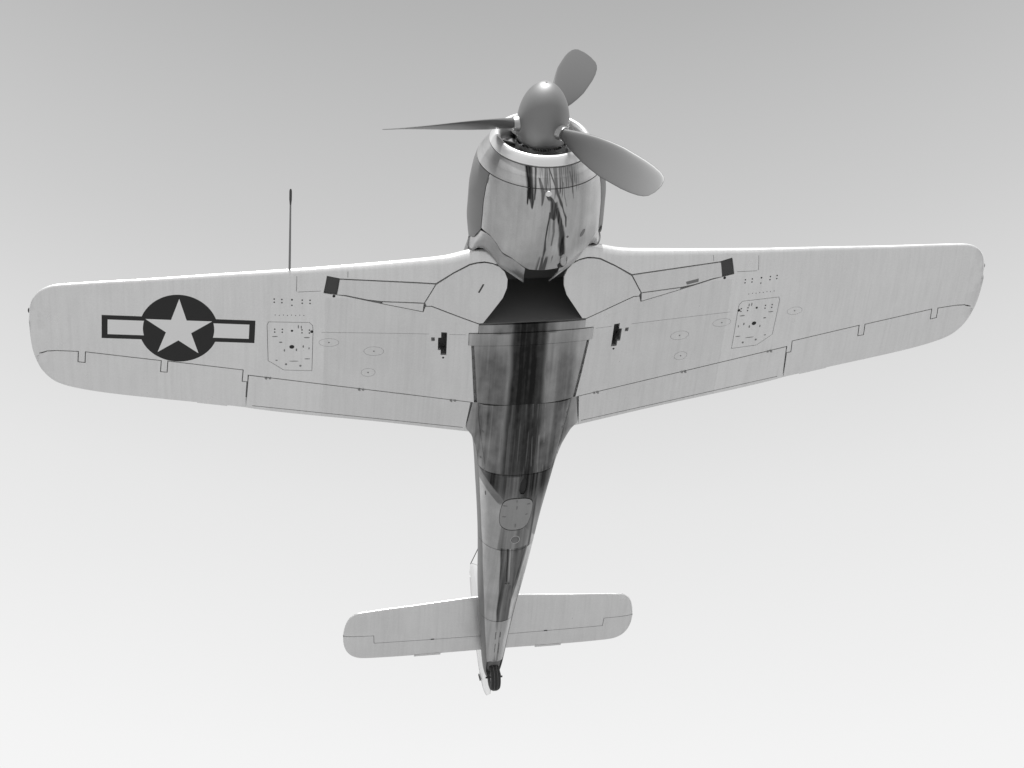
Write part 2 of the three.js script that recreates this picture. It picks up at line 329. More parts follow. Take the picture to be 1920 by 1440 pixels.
function buildWing(sd, isStar) {                             // sd +1 port, -1 starboard
  const map = (u, e) => { const p = wingFoil.surf(u, e); return V3(sd * p[0], p[1], p[2]); };
  const f = sd;                                              // keeps normals pointing out on both sides
  const F = wingFoil, opt = (o = {}) => ({ conv: F.conv, uv: uvWing, flip: f, limit: F.limit, ...o });
  const piece = (poly, o) => sheet(poly, map, opt(o)), at3 = (s, z) => F.surf(...F.conv([s, z]));
  // outline of the lower skin (s, z)
  const hinge = [[5.1117, -.987], [5.0301, -.962], [4.9403, -.956], [4.712, -.967], [4.721, -1.096], [4.659, -1.104], [4.650, -.971], [3.868, -1.082], [3.878, -1.223], [3.820, -1.229], [3.809, -1.086], [3.021, -1.202], [3.031, -1.350], [2.981, -1.355], [2.978, -1.269], [2.968, -1.269], [.592, -1.632]];
  const gear = [[.578, -.604], [1.090, -.397], [1.150, -.400], [1.168, -.466], [1.617, -.372], [1.761, -.340], [1.976, -.292], [2.208, -.258], [2.171, -.075], [2.030, -.100], [1.050, -.128], [.865, -.005], [.700, .090], [.62, .113], [.547, .120], [.47, .107], [.42, .090]];
  const lead = []; for (let i = 0; i <= 60; i++) { const u = lerp(F.U(.42), 0, Math.sin(i / 60 * Math.PI / 2)); lead.push([F.S(u), F.le(u)]); }
  const tipTE = []; for (let i = 1; i < 14; i++) { const u = lerp(0, F.U(5.1117), i / 14); tipTE.push([F.S(u), F.te(u)]); }
  const root = [[.562, -1.643], [.600, -1.30], [.642, -.876], [.672, -.871], [.678, -.713], [.578, -.713]];
  const outline = [...lead, ...tipTE, ...hinge, ...root, ...gear];
  const access = [[2.77, -.596], [2.345, -.600], [2.31, -.64], [2.305, -.72], [2.306, -1.218], [2.603, -1.208], [2.77, -1.085], [2.785, -.64]];
  const chute = [[.905, -.712], [.968, -.708], [.966, -.776], [.998, -.778], [.993, -.936], [.962, -.938], [.960, -1.0], [.898, -1.0]];
  const small = [[1.034, -.775], [1.072, -.774], [1.070, -.822], [1.032, -.822]];
  const ovals = [[2.14, -.85, .105, .052], [1.668, -.958, .105, .058], [1.717, -1.236, .075, .055], [2.985, -.80, .09, .05]];
  const wantOvals = isStar ? ovals.slice(0, 3) : ovals;
  const holes = [access, chute, small, ...wantOvals.map((o) => oval(...o, 28)),
    slot(2.22, -.722, 1.10, -.733, .0035), slot(.88, -.735, .70, -.737, .0035),
    slot(2.477, -.085, 2.483, -.245, .0045), slot(2.470, -.249, 2.235, -.235, .0045), slot(1.955, -.03, 1.958, -.090, .0045)];
  const skin = piece(outline, { holes, step: .08 });
  const upperOut = []; for (let i = 0; i <= 50; i++) { const u = lerp(F.U(.572), .005, i / 50); upperOut.push([u, 0]); } for (let i = 0; i <= 50; i++) { const u = lerp(.005, F.U(.572), i / 50); upperOut.push([u, -1]); }
  const upper = sheet(upperOut, map, { uv: uvWing, flip: f, thick: 0, step: .2 });
  const wing = add(craft, 'wing', [skin, upper], M.wing, isStar ? 'starboard wing with star and bar on its underside' : 'port wing with plain underside');
  // dark structure seen in the joints
  const coreOut = [[.60, .19], [.60, -.60], [.45, -.62], [.40, -2.0], [2.9, -1.66], [4.7, -1.36], [4.94, -1.18], [5.03, -.9], [5.05, -.6], [5.0, -.40], [4.9, -.265], [4.0, -.19], [2.5, -.075], [1.3, .035], [.8, .12]];
  add(wing, 'inner_structure', piece(coreOut, { lift: -.034, thick: 0, holes: [inset(chute, -.004)] }), M.dark);
  add(wing, 'ejection_chute', piece(inset(chute, -.001), { lift: -.005, thick: .17, face: false, limit: undefined }), M.bay);
  add(wing, 'chute_roof', piece(inset(chute, -.03), { lift: -.17, thick: 0 }), M.bay);
  // aileron, flap
  const ailP = inset([[5.1117, -.987], [5.0301, -.962], [4.9403, -.956], [4.712, -.967], [4.721, -1.096], [4.659, -1.104], [4.650, -.971], [3.868, -1.082], [3.878, -1.223], [3.820, -1.229], [3.809, -1.086], [3.021, -1.202], [3.031, -1.350], [2.981, -1.355], [2.999, -1.75], [3.6, -1.66], [4.78, -1.48], [4.9751, -1.40], [5.1218, -1.27], [5.2135, -1.05]], .0095);
  const aileron = add(wing, 'aileron', piece(ailP, { thick: .022 }), M.wing);
  add(aileron, 'trim_tab', sheet([[3.19, -1.67], [3.508, -1.624], [3.508, -1.639], [3.19, -1.685]], (s, z) => { const q = at3(s, F.zTE(s) + .003); return V3(sd * s, q[1] + (F.zTE(s) - z) * .02, q[2] + z - F.zTE(s)); }, { uv: uvWing, flip: f, thick: .003 }), M.wing);
  const flapP = inset([[2.974, -1.270], [.592, -1.632], [.634, -2.08], [2.0, -1.90], [3.004, -1.76]], .0085);
  const flap = add(wing, 'flap', piece(flapP, { thick: .022, holes: [slot(2.93, -1.678, .66, -1.992, .007)] }), M.wing);
  for (const [s, z] of [[2.768, -1.308], [1.782, -1.460], [.791, -1.610]]) {
    const gg = []; for (const k of [-1, 1]) { const b = new THREE.CapsuleGeometry(.011, .012, 3, 8); b.rotateZ(.6); const q = at3(s, z); b.translate(sd * (s + k * .02), q[1] - .004, q[2] - .004); gg.push(b); }
    add(flap, 'hinge', gg, M.dark);
  }
  // undercarriage doors
  const cover = [[1.046, -.146], [.865, -.020], [.695, .076], [.62, .099], [.547, .107], [.46, .094], [.392, .066], [.335, .01], [.302, -.07], [.305, -.17], [.343, -.285], [.536, -.585], [.575, -.588], [1.086, -.383], [1.140, -.386], [1.156, -.352]];
  const wd = add(wing, 'wheel_door', piece(cover, { uv: uvDoor, lift: .006, thick: .03, step: .05 }), M.door);
  if (isStar) add(wd, 'handle_slot', piece(slot(.552, -.12, .60, -.215, .017), { lift: .008, thick: .002 }), M.strut);
  const legDoor = [[1.168, -.350], [1.610, -.338], [1.757, -.322], [1.972, -.276], [2.066, -.270], [2.040, -.113], [2.024, -.111], [1.056, -.141]];
  const ld = add(wing, 'leg_door', piece(legDoor, { uv: uvDoor, lift: .004, thick: .025 }), M.door);
  add(wing, 'door_flap', piece([[1.172, -.363], [1.178, -.454], [1.600, -.366], [1.600, -.351]], { uv: uvDoor, lift: .003, thick: .02 }), M.door);
  add(wing, 'leg_bay_shade', piece([[2.074, -.268], [2.198, -.256], [2.164, -.086], [2.044, -.108]], { lift: -.012, thick: 0 }), M.strut);  // shallow sheet, shade of the open leg bay put into its dark colour
  if (!isStar) add(ld, 'placard', piece([[1.655, -.285], [1.80, -.262], [1.80, -.300], [1.67, -.318]], { lift: .005, thick: .001 }), M.smudge);
  // access panels
  const panel = add(wing, 'access_panel', piece(inset(access, .005), { thick: .02 }), M.wing);
  for (const [s, z, rx, rz] of [[2.405, -.902, .008, .016], [2.475, -.945, .008, .017], [2.60, -.952, .007, .016], [2.345, -.925, .006, .014], [2.37, -.79, .03, .006], [2.70, -.778, .03, .005], [2.36, -1.06, .03, .005], [2.50, -1.09, .05, .004], [2.43, -1.15, .012, .012], [2.58, -1.13, .012, .012], [2.68, -1.08, .012, .006], [2.64, -.85, .018, .007], [2.43, -.66, .006, .02], [2.46, -.655, .006, .022]])
    add(panel, 'fastener', piece(oval(s, z, rx, rz, 10), { lift: .0015, thick: .002 }), M.smudge);
  add(panel, 'painted_port_hole', piece(oval(2.524, -.907, .026, .023, 18), { lift: .0015, thick: .002 }), M.hole);  // thin near-black disc, the shade of a hole painted on
  wantOvals.forEach(([x, z, a, b]) => { const c = add(wing, 'inspection_cover', piece(oval(x, z, a - .0026, b - .0026, 28), { thick: .02 }), M.wing); add(c, 'screw', piece(oval(x, z, .009, .008, 8), { lift: .0015, thick: .002 }), M.smudge); });
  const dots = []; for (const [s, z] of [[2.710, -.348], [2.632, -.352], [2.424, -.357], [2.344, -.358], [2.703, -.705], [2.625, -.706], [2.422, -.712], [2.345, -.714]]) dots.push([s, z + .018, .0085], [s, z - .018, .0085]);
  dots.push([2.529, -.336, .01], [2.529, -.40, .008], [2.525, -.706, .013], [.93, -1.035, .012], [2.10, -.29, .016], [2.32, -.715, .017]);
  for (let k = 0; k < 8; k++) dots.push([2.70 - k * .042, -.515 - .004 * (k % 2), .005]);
  for (const [s, z, r] of dots) add(wing, 'painted_drain_hole', piece(oval(s, z, r, r, 10), { lift: .001, thick: .0015 }), r > .009 ? M.hole : M.strut);  // thin dark discs, hole shade put into their colour, nothing is cut
  // navigation light at the tip
  const nl = new THREE.SphereGeometry(.02, 14, 10); nl.scale(.8, .9, 1.6); { const q = at3(5.1823, -.535); nl.translate(sd * 5.186, q[1] + .03, q[2]); }; add(wing, 'navigation_light', nl, M.strut);
  if (isStar) {
    // national marking on the underside of this wing
    const c0 = [3.688, -.695], rot = .036, cr = Math.cos(rot), sr = Math.sin(rot);
    const at = (a, b) => [c0[0] + a * cr - b * sr, c0[1] + a * sr + b * cr];         // a towards the tip, b forward
    const star = []; for (let i = 0; i < 10; i++) { const r = i % 2 ? .362 * .382 : .362, t = Math.PI / 2 + i * Math.PI / 5; star.push(at(r * Math.cos(t), r * Math.sin(t))); }
    const ring = []; const R0 = .402, bh = .138, bl = .782, ih = .090, il = .724, R1 = .362;
    const ta = Math.asin(bh / R0), arc = (a0, a1, r, n = 30) => Array.from({ length: n + 1 }, (_, i) => at(r * Math.cos(lerp(a0, a1, i / n)), r * Math.sin(lerp(a0, a1, i / n))));
    ring.push(...arc(ta, Math.PI - ta, R0), at(-bl, bh), at(-bl, -bh), ...arc(Math.PI + ta, 2 * Math.PI - ta, R0), at(bl, -bh), at(bl, bh));
    const ti = Math.asin(ih / R1);
    const barR = [at(il, ih), ...arc(ti, -ti, R1, 10), at(il, -ih)], barL = [at(-il, ih), ...arc(Math.PI - ti, Math.PI + ti, R1, 10), at(-il, -ih)];
    const shrink = (p, g) => inset(p, g);
    const mk = add(wing, 'insignia_field', piece(ring, { holes: [shrink(star, .002), shrink(barR, .002), shrink(barL, .002)], lift: .0012, thick: .0015, step: .05 }), M.blue, 'dark disc and border of the wing marking');
    add(mk, 'insignia_star', piece(star, { lift: .0009, thick: .001, step: .05 }), M.white, 'white five pointed star');
    for (const b of [barR, barL]) add(mk, 'insignia_bar', piece(b, { lift: .0009, thick: .001, step: .05 }), M.white, 'white bar beside the star');
    // pitot tube ahead of the leading edge
    const [, py, z0] = wingFoil.surf(F.U(2.545), 0);
    const g1 = new THREE.CylinderGeometry(.0085, .0125, .80, 12); g1.rotateX(Math.PI / 2); g1.translate(sd * 2.545, py, z0 + .37);
    const pt = add(wing, 'pitot_tube', g1, M.smudge);
    const g2 = new THREE.LatheGeometry([[.006, .18], [.011, .172], [.0135, .15], [.0135, .06], [.0085, 0]].map((p) => new THREE.Vector2(...p)), 14); g2.rotateX(Math.PI / 2); g2.translate(sd * 2.545, py, z0 + .77);
    add(pt, 'pitot_head', g2, M.strut);
  }
  return wing;
}
const wingS = buildWing(-1, true), wingP = buildWing(1, false);

// ---------------------------------------------------------------- fuselage
function tube(tab, x0 = 0) {
  const t = [...tab].sort((a, b) => a[0] - b[0]); const cs = [1, 2, 3, 4, 5].map((i) => curve(t.map((r) => [r[0], r[i]])));
  const at = (th, z) => { const [a, yc, b, h, n] = cs.map((c) => c(z)); const s = Math.sin(th), c = Math.cos(th), bb = c > 0 ? b : h; const r = Math.pow(Math.pow(Math.abs(s) / a, n) + Math.pow(Math.abs(c) / bb, n), -1 / n); return V3(x0 + r * s, yc - r * c, z); };
  const xz = (x, z) => { const [a, yc, b, , n] = cs.map((c) => c(z)); const k = Math.min(.995, Math.abs(x - x0) / a); return V3(x, yc - b * Math.pow(1 - Math.pow(k, n), 1 / n), z); };
  return { at, xz };
}
const BODY = tube([[.95, .60, -.16, .60, .60, 2], [.3, .60, -.16, .50, .62, 2.5], [-.6, .66, -.16, .39, .75, 6], [-1.0, .65, -.16, .405, .78, 6], [-1.64, .56, -.18, .405, .78, 5], [-2.0, .51, -.25, .345, .8, 4], [-2.4, .463, -.30, .30, .78, 3], [-2.6, .438, -.285, .32, .75, 2.6], [-3.0, .397, -.235, .345, .66, 2.3], [-3.4, .355, -.20, .335, .6, 2.1], [-3.8, .319, -.17, .31, .52, 2], [-4.2, .287, -.12, .285, .46, 2], [-4.6, .256, -.055, .255, .40, 2], [-5.0, .215, -.01, .225, .36, 2], [-5.4, .171, -.004, .195, .33, 2], [-5.8, .13, -.015, .15, .3, 2], [-6.0, .10, -.02, .1, .26, 2], [-6.2, .03, .0, .05, .2, 2]]);
const EX = .02, EY = -.16;                                   // engine axis
const COWL = tube([[1.34, .525, EY, .525, .525, 2], [1.25, .60, EY, .60, .60, 2], [1.15, .657, EY, .657, .657, 2], [1.0, .690, EY, .682, .682, 2], [.8, .71, EY, .69, .692, 2], [.5, .71, EY, .67, .69, 2.1], [.3, .69, EY, .61, .672, 2.2], [.1, .66, EY, .52, .64, 2.2], [-.2, .63, EY, .42, .64, 2.2]], EX);
const K = .5;                                                // angle is scaled so that outlines keep their shape when triangulated
const bAt = (s, z) => BODY.at(s / K, z), cAt = (s, z) => COWL.at(s / K, z);
const Th = (poly) => poly.map(([t, z]) => [t * K, z]);
const bodySheet = (poly, o = {}) => sheet(Th(poly), bAt, { uv: uvBody, flip: 1, ...o });
const cowlSheet = (poly, o = {}) => sheet(Th(poly), cAt, { uv: uvBody, flip: 1, ...o });
// under the wing the belly follows the wing's lower face and swells towards the rear fuselage
const bellyMap = (x, z) => { const w = lerp(.68, .555, clamp((-.6 - z) / 1.04, 0, 1)), B = lerp(.012, .088, sstep(-.6, -1.7, z)); return V3(x, lowerY(Math.abs(x), z) - B * (1 - Math.pow(Math.min(1, Math.abs(x) / w), 3)), z); };
const bellySheet = (poly, o = {}) => sheet(poly, bellyMap, { uv: uvBody, flip: 1, ...o });
const TAU = Math.PI * 2;
const ringPoly = (z0, z1) => [[-Math.PI, z0], [Math.PI, z0], [Math.PI, z1], [-Math.PI, z1]];

const fus = add(craft, 'fuselage', bodySheet([[1.25, .75], [TAU - 1.25, .75], [TAU - 1.25, .2], [TAU - 1.46, .12], [TAU - 1.46, -.62], [TAU - 1.25, -.66], [TAU - 1.25, -1.66], [1.25, -1.66], [1.25, -.66], [1.46, -.62], [1.46, .12], [1.25, .2]]), M.paint);
// belly under the wing, front to back
add(fus, 'belly_panel', bellySheet([[-.576, -.612], [.576, -.612], [.576, -.713], [-.576, -.713]]), M.body);
const strap = add(fus, 'belly_strap', bellySheet([[-.674, -.717], [.674, -.717], [.666, -.868], [-.666, -.868]], { lift: .008, thick: .02 }), M.body);
add(fus, 'belly_panel', bellySheet([[-.612, -.876], [.612, -.876], [.530, -1.636], [-.530, -1.636]], { lift: .0 }), M.body, 'oil stained belly panel between the flaps');
for (const s of [-1, 1]) {
  add(fus, 'gap_seal', sheet([[.612, -.876], [.640, -.876], [.558, -1.640], [.536, -1.640]], (x, z) => V3(s * x, lowerY(x, z) + .034, z), { uv: uvBox, flip: s, thick: 0 }), M.dark);
  for (const z of [-.92, -1.06, -1.2, -1.33, -1.52]) { const g = new THREE.SphereGeometry(.012, 10, 6); g.scale(1, .5, 1.3); const x = lerp(.632, .550, (-.876 - z) / .764); g.translate(s * x, lowerY(x, z) - .002, z); add(fus, 'fastener', g, M.bay); }
}
// rear fuselage in sections, each its own skin ring with a joint between
const sideLine = curve([[-5.8, .72], [-5.5, .78], [-5.17, .88], [-4.8, .94], [-4.6, 1.0], [-4.16, 1.14], [-3.85, 1.19], [-3.54, 1.27], [-2.82, 1.32], [-2.45, 1.42], [-1.6, 1.45]]);
const sec = [[-1.645, -2.590], [-2.596, -3.770], [-3.776, -5.060]];
sec.forEach(([a, b], i) => {
  let holes = [];
  if (i === 1) holes = [Th(smoothPoly([[-.50, -3.00], [-.30, -2.935], [.0, -2.925], [.38, -2.94], [.56, -3.03], [.52, -3.32], [.36, -3.43], [0, -3.445], [-.36, -3.425], [-.56, -3.33]], 2)), Th(oval(.08, -3.59, .155, .052, 24)), Th(smoothPoly([[.04, -2.65], [.26, -2.65], [.24, -2.875], [.0, -2.875]], 1))];
  const n = 14, lo = [], hi = [];
  for (let k = 0; k <= n; k++) { const z = lerp(a, b, k / n); lo.push([sideLine(z), z]); hi.push([sideLine(z) + .004, z]); }
  add(fus, 'fuselage_section', bodySheet([...lo.map(([t, z]) => [-t, z]), ...[...lo].reverse()], { holes, thick: .02 }), M.body);
  add(fus, 'fuselage_side', bodySheet([...hi, ...[...hi].reverse().map(([t, z]) => [TAU - t, z])], { thick: .02 }), M.paint, 'grey painted upper side');
});
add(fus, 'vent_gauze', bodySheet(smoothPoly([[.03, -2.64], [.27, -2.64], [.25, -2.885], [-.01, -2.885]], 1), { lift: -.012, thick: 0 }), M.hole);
add(fus, 'inner_structure', bodySheet(ringPoly(-1.5, -5.7), { lift: -.034, thick: 0 }), M.dark);
add(fus, 'belly_hatch', bodySheet(inset(smoothPoly([[-.50, -3.00], [-.30, -2.935], [.0, -2.925], [.38, -2.94], [.56, -3.03], [.52, -3.32], [.36, -3.43], [0, -3.445], [-.36, -3.425], [-.56, -3.33]], 2), .014), { lift: .003, thick: .02, uv: uvWing }), M.hatch);
for (const [t, z, a, b] of [[-.38, -3.05, .07, .008], [-.38, -3.22, .06, .009], [.38, -3.04, .06, .009], [.36, -3.2, .05, .008], [-.02, -2.98, .02, .02], [.0, -3.08, .02, .03], [.02, -3.36, .03, .03]]) add(fus, 'hatch_latch', bodySheet(oval(t, z, a, b, 12), { lift: .005, thick: .003 }), M.smudge);
const lightG = new THREE.SphereGeometry(.045, 24, 12); lightG.scale(1, .3, 1.15); { const p = BODY.at(.08, -3.59); lightG.translate(p.x, p.y + .006, p.z); } add(fus, 'identification_light', lightG, M.glass);
{ const p = BODY.at(.08, -3.59); const g = new THREE.TorusGeometry(.05, .006, 8, 28); g.rotateX(Math.PI / 2); g.rotateX(.12); g.scale(1, 1, 1.15); g.translate(p.x, p.y, p.z); add(fus, 'light_ring', g, M.steel); }
for (const [t, z, a, b, r] of [[-1.03, -2.935, .035, .035, .3], [-1.10, -2.562, .03, .016, 0], [-1.12, -2.646, .03, .016, 0]]) add(fus, 'slot', bodySheet(oval(t, z, a * .6, b, 12, r), { lift: .002, thick: .002 }), M.bay);
for (const s of [-1, 1]) for (const z of [-1.70, -1.83, -2.02, -2.25, -2.42]) add(fus, 'fastener', bodySheet(oval(s * (z > -2.1 ? 1.02 : 1.22), z, .03, .014, 10), { lift: .002, thick: .002 }), M.bay);
{ const p = BODY.at(.07, -4.37), gs = []; for (const dx of [-.018, .018]) { const g = new THREE.SphereGeometry(.011, 10, 8); g.translate(p.x + dx, p.y - .004, p.z); gs.push(g); } const r = new THREE.CapsuleGeometry(.008, .2, 4, 8); r.rotateX(Math.PI / 2 - .16); r.translate(p.x + .05, p.y + .012, p.z - .13); r.rotateY(0); gs.push(r); add(fus, 'aerial_fitting', gs, M.bay); }
// tail cone with the tail wheel bay
{
  const lo = []; for (let k = 0; k <= 12; k++) { const z = lerp(-5.066, -5.72, k / 12); lo.push([sideLine(z), z]); }
  add(fus, 'tail_cone', bodySheet([...lo.map(([t, z]) => [-t, z]), [-.70, -5.79], [-.4, -5.752], [.5, -5.752], [.70, -5.76], ...[...lo].reverse()], { thick: .012, step: .05 }), M.body);
  const hi = lo.map(([t, z]) => [t + .004, z]);
  add(fus, 'tail_cone_side', bodySheet([...hi, [.98, -5.775], [1.25, -6.10], [TAU - 1.2, -6.10], [TAU - .95, -6.02], [TAU - .72, -5.80], ...[...hi].reverse().map(([t, z]) => [TAU - t, z])], { thick: .012, step: .05 }), M.paint, 'grey painted upper side');
}
add(fus, 'wheel_bay', bodySheet([[-1.3, -5.6], [1.3, -5.6], [1.3, -6.12], [-1.3, -6.12]], { lift: -.02, thick: 0 }), M.bay);
for (const [x, z0, z1] of [[-.03, -5.25, -5.36], [.025, -5.25, -5.33], [-.022, -5.45, -5.58], [.022, -5.45, -5.6]]) for (let k = 0; k < 7; k++) { const z = lerp(z0, z1, k / 6), p = BODY.xz(x, z); const g = new THREE.SphereGeometry(.006, 6, 5); g.translate(p.x, p.y, p.z); add(fus, 'rivet', g, M.strut); }
// wing root fillets behind the flaps
for (const s of [-1, 1]) {
  const outer = [[.574, -1.640, -.497], [.597, -1.80, -.487], [.618, -1.955, -.474], [.618, -2.005, -.470], [.600, -2.04, -.468], [.560, -2.10, -.460], [.518, -2.21, -.445], [.482, -2.33, -.425], [.458, -2.45, -.405], [.435, -2.60, -.38]];
  const inner = [[.52, -1.640], [.505, -1.80], [.485, -1.955], [.477, -2.0], [.470, -2.04], [.458, -2.10], [.44, -2.21], [.42, -2.33], [.40, -2.45], [.38, -2.6]].map(([x, z]) => { const p = BODY.xz(x, z); return [x, z, p.y - .004]; });
  const ox = curve(outer.map((p, i) => [i, p[0]])), oz = curve(outer.map((p, i) => [i, p[1]])), oy = curve(outer.map((p, i) => [i, p[2]]));
  const ix = curve(inner.map((p, i) => [i, p[0]])), iz = curve(inner.map((p, i) => [i, p[1]])), iy = curve(inner.map((p, i) => [i, p[2]]));
  const fm = (a, b) => { const i = b * 3, t = a; return V3(s * lerp(ix(i), ox(i), t), lerp(iy(i), oy(i), t), lerp(iz(i), oz(i), t)); };
  const lo = sheet([[0, 0], [1, 0], [1, 3], [0, 3]], fm, { uv: uvBody, flip: -s, thick: .012, step: .15 });
  const up = sheet([[0, 0], [1, 0], [1, 3], [0, 3]], (a, b) => { const p = fm(a, b); p.y += .012 + (1 - a) * .25; return p; }, { uv: uvBody, flip: s, thick: 0, step: .15 });
  add(fus, 'root_fillet', [lo, up], M.body);
}
// open wheel well in the centre section, open up to the fuselage floor
{
  const gs = [], roof = .30;
  const g = new THREE.PlaneGeometry(1.14, .93); g.rotateX(Math.PI / 2); g.translate(0, roof, -.15); gs.push(g);
  const w = new THREE.BoxGeometry(1.30, .84, .012); w.translate(0, -.11, -.607); gs.push(w);
  for (const s of [-1, 1]) { const q = new THREE.BoxGeometry(.012, .60, .90); q.translate(s * .565, .01, -.15); const f = new THREE.PlaneGeometry(.12, .74); f.rotateX(Math.PI / 2); f.translate(s * .62, -.285, -.24); const e = new THREE.BoxGeometry(.012, .15, .55); e.translate(s * .665, -.36, -.32); gs.push(q, f, e); }
  add(craft, 'wheel_well', gs, M.bay, 'open dark wheel well between the doors');
}
// canopy on top, aerial wire to the fin
{
  const g = new THREE.SphereGeometry(1, 32, 16, 0, TAU, 0, Math.PI / 2); g.scale(.36, .42, 1.15); g.translate(0, .52, -1.15);
  add(craft, 'canopy', g, M.canopy);
  const w = new THREE.TubeGeometry(new THREE.LineCurve3(V3(0, 1.555, -5.66), V3(0, .42, -3.93)), 2, .006, 6); add(craft, 'aerial_wire', w, M.strut);
}

// ---------------------------------------------------------------- engine cowling and propeller
{
  const cowl = add(craft, 'engine_cowling', cowlSheet([[-1.095, 1.168], [.975, 1.168], [.975, .532], [.91, .524], [.79, .457], [.71, .37], [.56, .32], [.35, .19], [.26, .155], [0, .14], [-.26, .155], [-.35, .19], [-.56, .32], [-.71, .37], [-.79, .457], [-.91, .524], [-1.02, .54], [-1.095, .55]], { thick: .02, step: .05 }), M.body);
  add(cowl, 'cowl_panel', cowlSheet(ringPoly(1.176, 1.340), { thick: .025 }), M.body);
  add(cowl, 'cowl_panel', cowlSheet([[.99, 1.168], [TAU - 1.112, 1.168], [TAU - 1.112, .53], [TAU - 1.3, .36], [TAU - 1.6, .2], [TAU - 2.2, .0], [2.2, .0], [1.6, .2], [1.3, .36], [1.112, .53], [.99, .53]], { thick: .02 }), M.paint, 'grey painted side of the cowling, reaching lower to port as a coloured in reflection');  // port edge set lower, its grey stands in for a dark reflection
  add(cowl, 'inner_structure', cowlSheet([[-Math.PI, 1.30], [Math.PI, 1.30], [Math.PI, .3], [1.1, .62], [.6, .42], [0, .3], [-.6, .42], [-1.1, .62], [-Math.PI, .3]], { lift: -.03, thick: 0 }), M.dark);
  // fairing from the cowling's lower edge up to the wing, each side
  for (const s of [-1, 1]) {
    const U = [[.690, -.24, .30], [.655, -.335, .375], [.616, -.475, .519], [.575, -.545, .530], [.536, -.594, .518], [.475, -.646, .448], [.414, -.675, .352], [.324, -.705, .310], [.179, -.699, .178]];
    const L = [[.690, -.30, .20], [.662, -.35, .215], [.606, -.40, .275], [.565, -.42, .278], [.525, -.44, .252], [.459, -.465, .180], [.396, -.49, .100], [.299, -.505, .025], [.131, -.535, -.095]];
    const cu = [0, 1, 2].map((k) => curve(U.map((p, i) => [i / 4, p[k]]))), cl = [0, 1, 2].map((k) => curve(L.map((p, i) => [i / 4, p[k]])));
    const map = (a, b) => { const bul = Math.sin(a * Math.PI) * .018; return V3(s * (lerp(cu[0](b), cl[0](b), a) + bul * .5) + EX * .5 * (1 - a), lerp(cu[1](b), cl[1](b), a) - bul, lerp(cu[2](b), cl[2](b), a)); };
    add(cowl, 'root_fairing', sheet([[0, 0], [1, 0], [1, 2], [0, 2]], map, { uv: uvBody, flip: s, thick: .012, step: .1 }), M.body);
  }
  // polished nose ring
  const rp = [[.395, 1.18], [.402, 1.26], [.410, 1.34], [.418, 1.39], [.428, 1.422], [.442, 1.441], [.460, 1.447], [.478, 1.440], [.497, 1.420], [.516, 1.390], [.526, 1.372], [.531, 1.362], [.524, 1.352]];
  const ringCurve = new THREE.SplineCurve(rp.map((p) => new THREE.Vector2(...p))).getPoints(60);
  const rg = new THREE.LatheGeometry(ringCurve, 96); rg.rotateX(Math.PI / 2); rg.translate(EX, EY, 0);
  add(cowl, 'nose_ring', rg, M.ring, 'polished ring round the air intake');
  const jg = new THREE.CylinderGeometry(.514, .514, .04, 72, 1, true); jg.rotateX(Math.PI / 2); jg.translate(EX, EY, 1.35); add(cowl, 'ring_joint', jg, M.dark);
  const dg = new THREE.LatheGeometry([[.398, 1.20], [.39, 1.05], [.36, .95], [.2, .93], [.01, .93]].map((p) => new THREE.Vector2(...p)), 64); dg.rotateX(Math.PI / 2); dg.translate(EX, EY, 0); add(cowl, 'intake_duct', dg, M.dark);
  const oil = new THREE.SphereGeometry(.035, 20, 12); oil.scale(1, .35, 1); { const p = COWL.at(-.06, 1.12); oil.translate(p.x, p.y + .004, p.z); } add(cowl, 'oil_plug', oil, M.ring);
  add(cowl, 'vent_oval', cowlSheet(oval(.56, .604, .028, .055, 18, -.9), { lift: .002, thick: .002 }), M.smudge);
  add(cowl, 'painted_vent_hole', cowlSheet(oval(.29, .607, .018, .014, 14), { lift: .002, thick: .002 }), M.bay);  // raised disc, darkness of a hole painted on the skin
  add(cowl, 'painted_drain_hole', cowlSheet(slot(-1.09, 1.13, -1.09, 1.07, .02), { lift: .002, thick: .002 }), M.bay);  // raised dark strip, opening shade is in its colour
  // small outlet at the cowling's lower edge
  { const g = new THREE.SphereGeometry(1, 28, 18); g.scale(.040, .030, .085); g.rotateX(-.3); g.translate(.214, -.748, .305); const o = add(cowl, 'outlet_fairing', g, M.body); add(o, 'painted_outlet_bore', cowlSheet(smoothPoly([[.235, .245], [.375, .235], [.40, .165], [.27, .16]], 2), { lift: .004, thick: .006 }), M.hole); }  // bore is a near-black patch on the skin, its shade painted
  // cooling fan behind the spinner
  const fan = new THREE.Group(); fan.name = 'cooling_fan'; craft.add(fan);
  for (let k = 0; k < 12; k++) { const g = new THREE.BoxGeometry(.17, .008, .10, 4, 1, 1); g.translate(.325, 0, 0); const p = g.attributes.position; for (let i = 0; i < p.count; i++) { const r = p.getX(i), b = lerp(.9, .5, (r - .24) / .17), y = p.getY(i), z = p.getZ(i); p.setXYZ(i, r, y * Math.cos(b) + z * Math.sin(b), z * Math.cos(b) - y * Math.sin(b)); } g.computeVertexNormals(); g.rotateZ(k / 12 * TAU + .1); g.translate(EX, EY, 1.27); add(fan, 'fan_blade', g, M.fan); }
  const hubG = new THREE.CylinderGeometry(.262, .262, .22, 48, 1, true); hubG.rotateX(Math.PI / 2); hubG.translate(EX, EY, 1.27); add(fan, 'fan_hub', hubG, M.fan);

  const prop = new THREE.Group(); prop.name = 'propeller'; craft.add(prop);
  const sp = []; for (let i = 0; i <= 40; i++) { const t = i / 40, r = .268 * Math.pow(1 - Math.pow(1 - t, 2.15), .56); sp.push(new THREE.Vector2(Math.max(r, .0001), 2.03 - .47 * t)); }
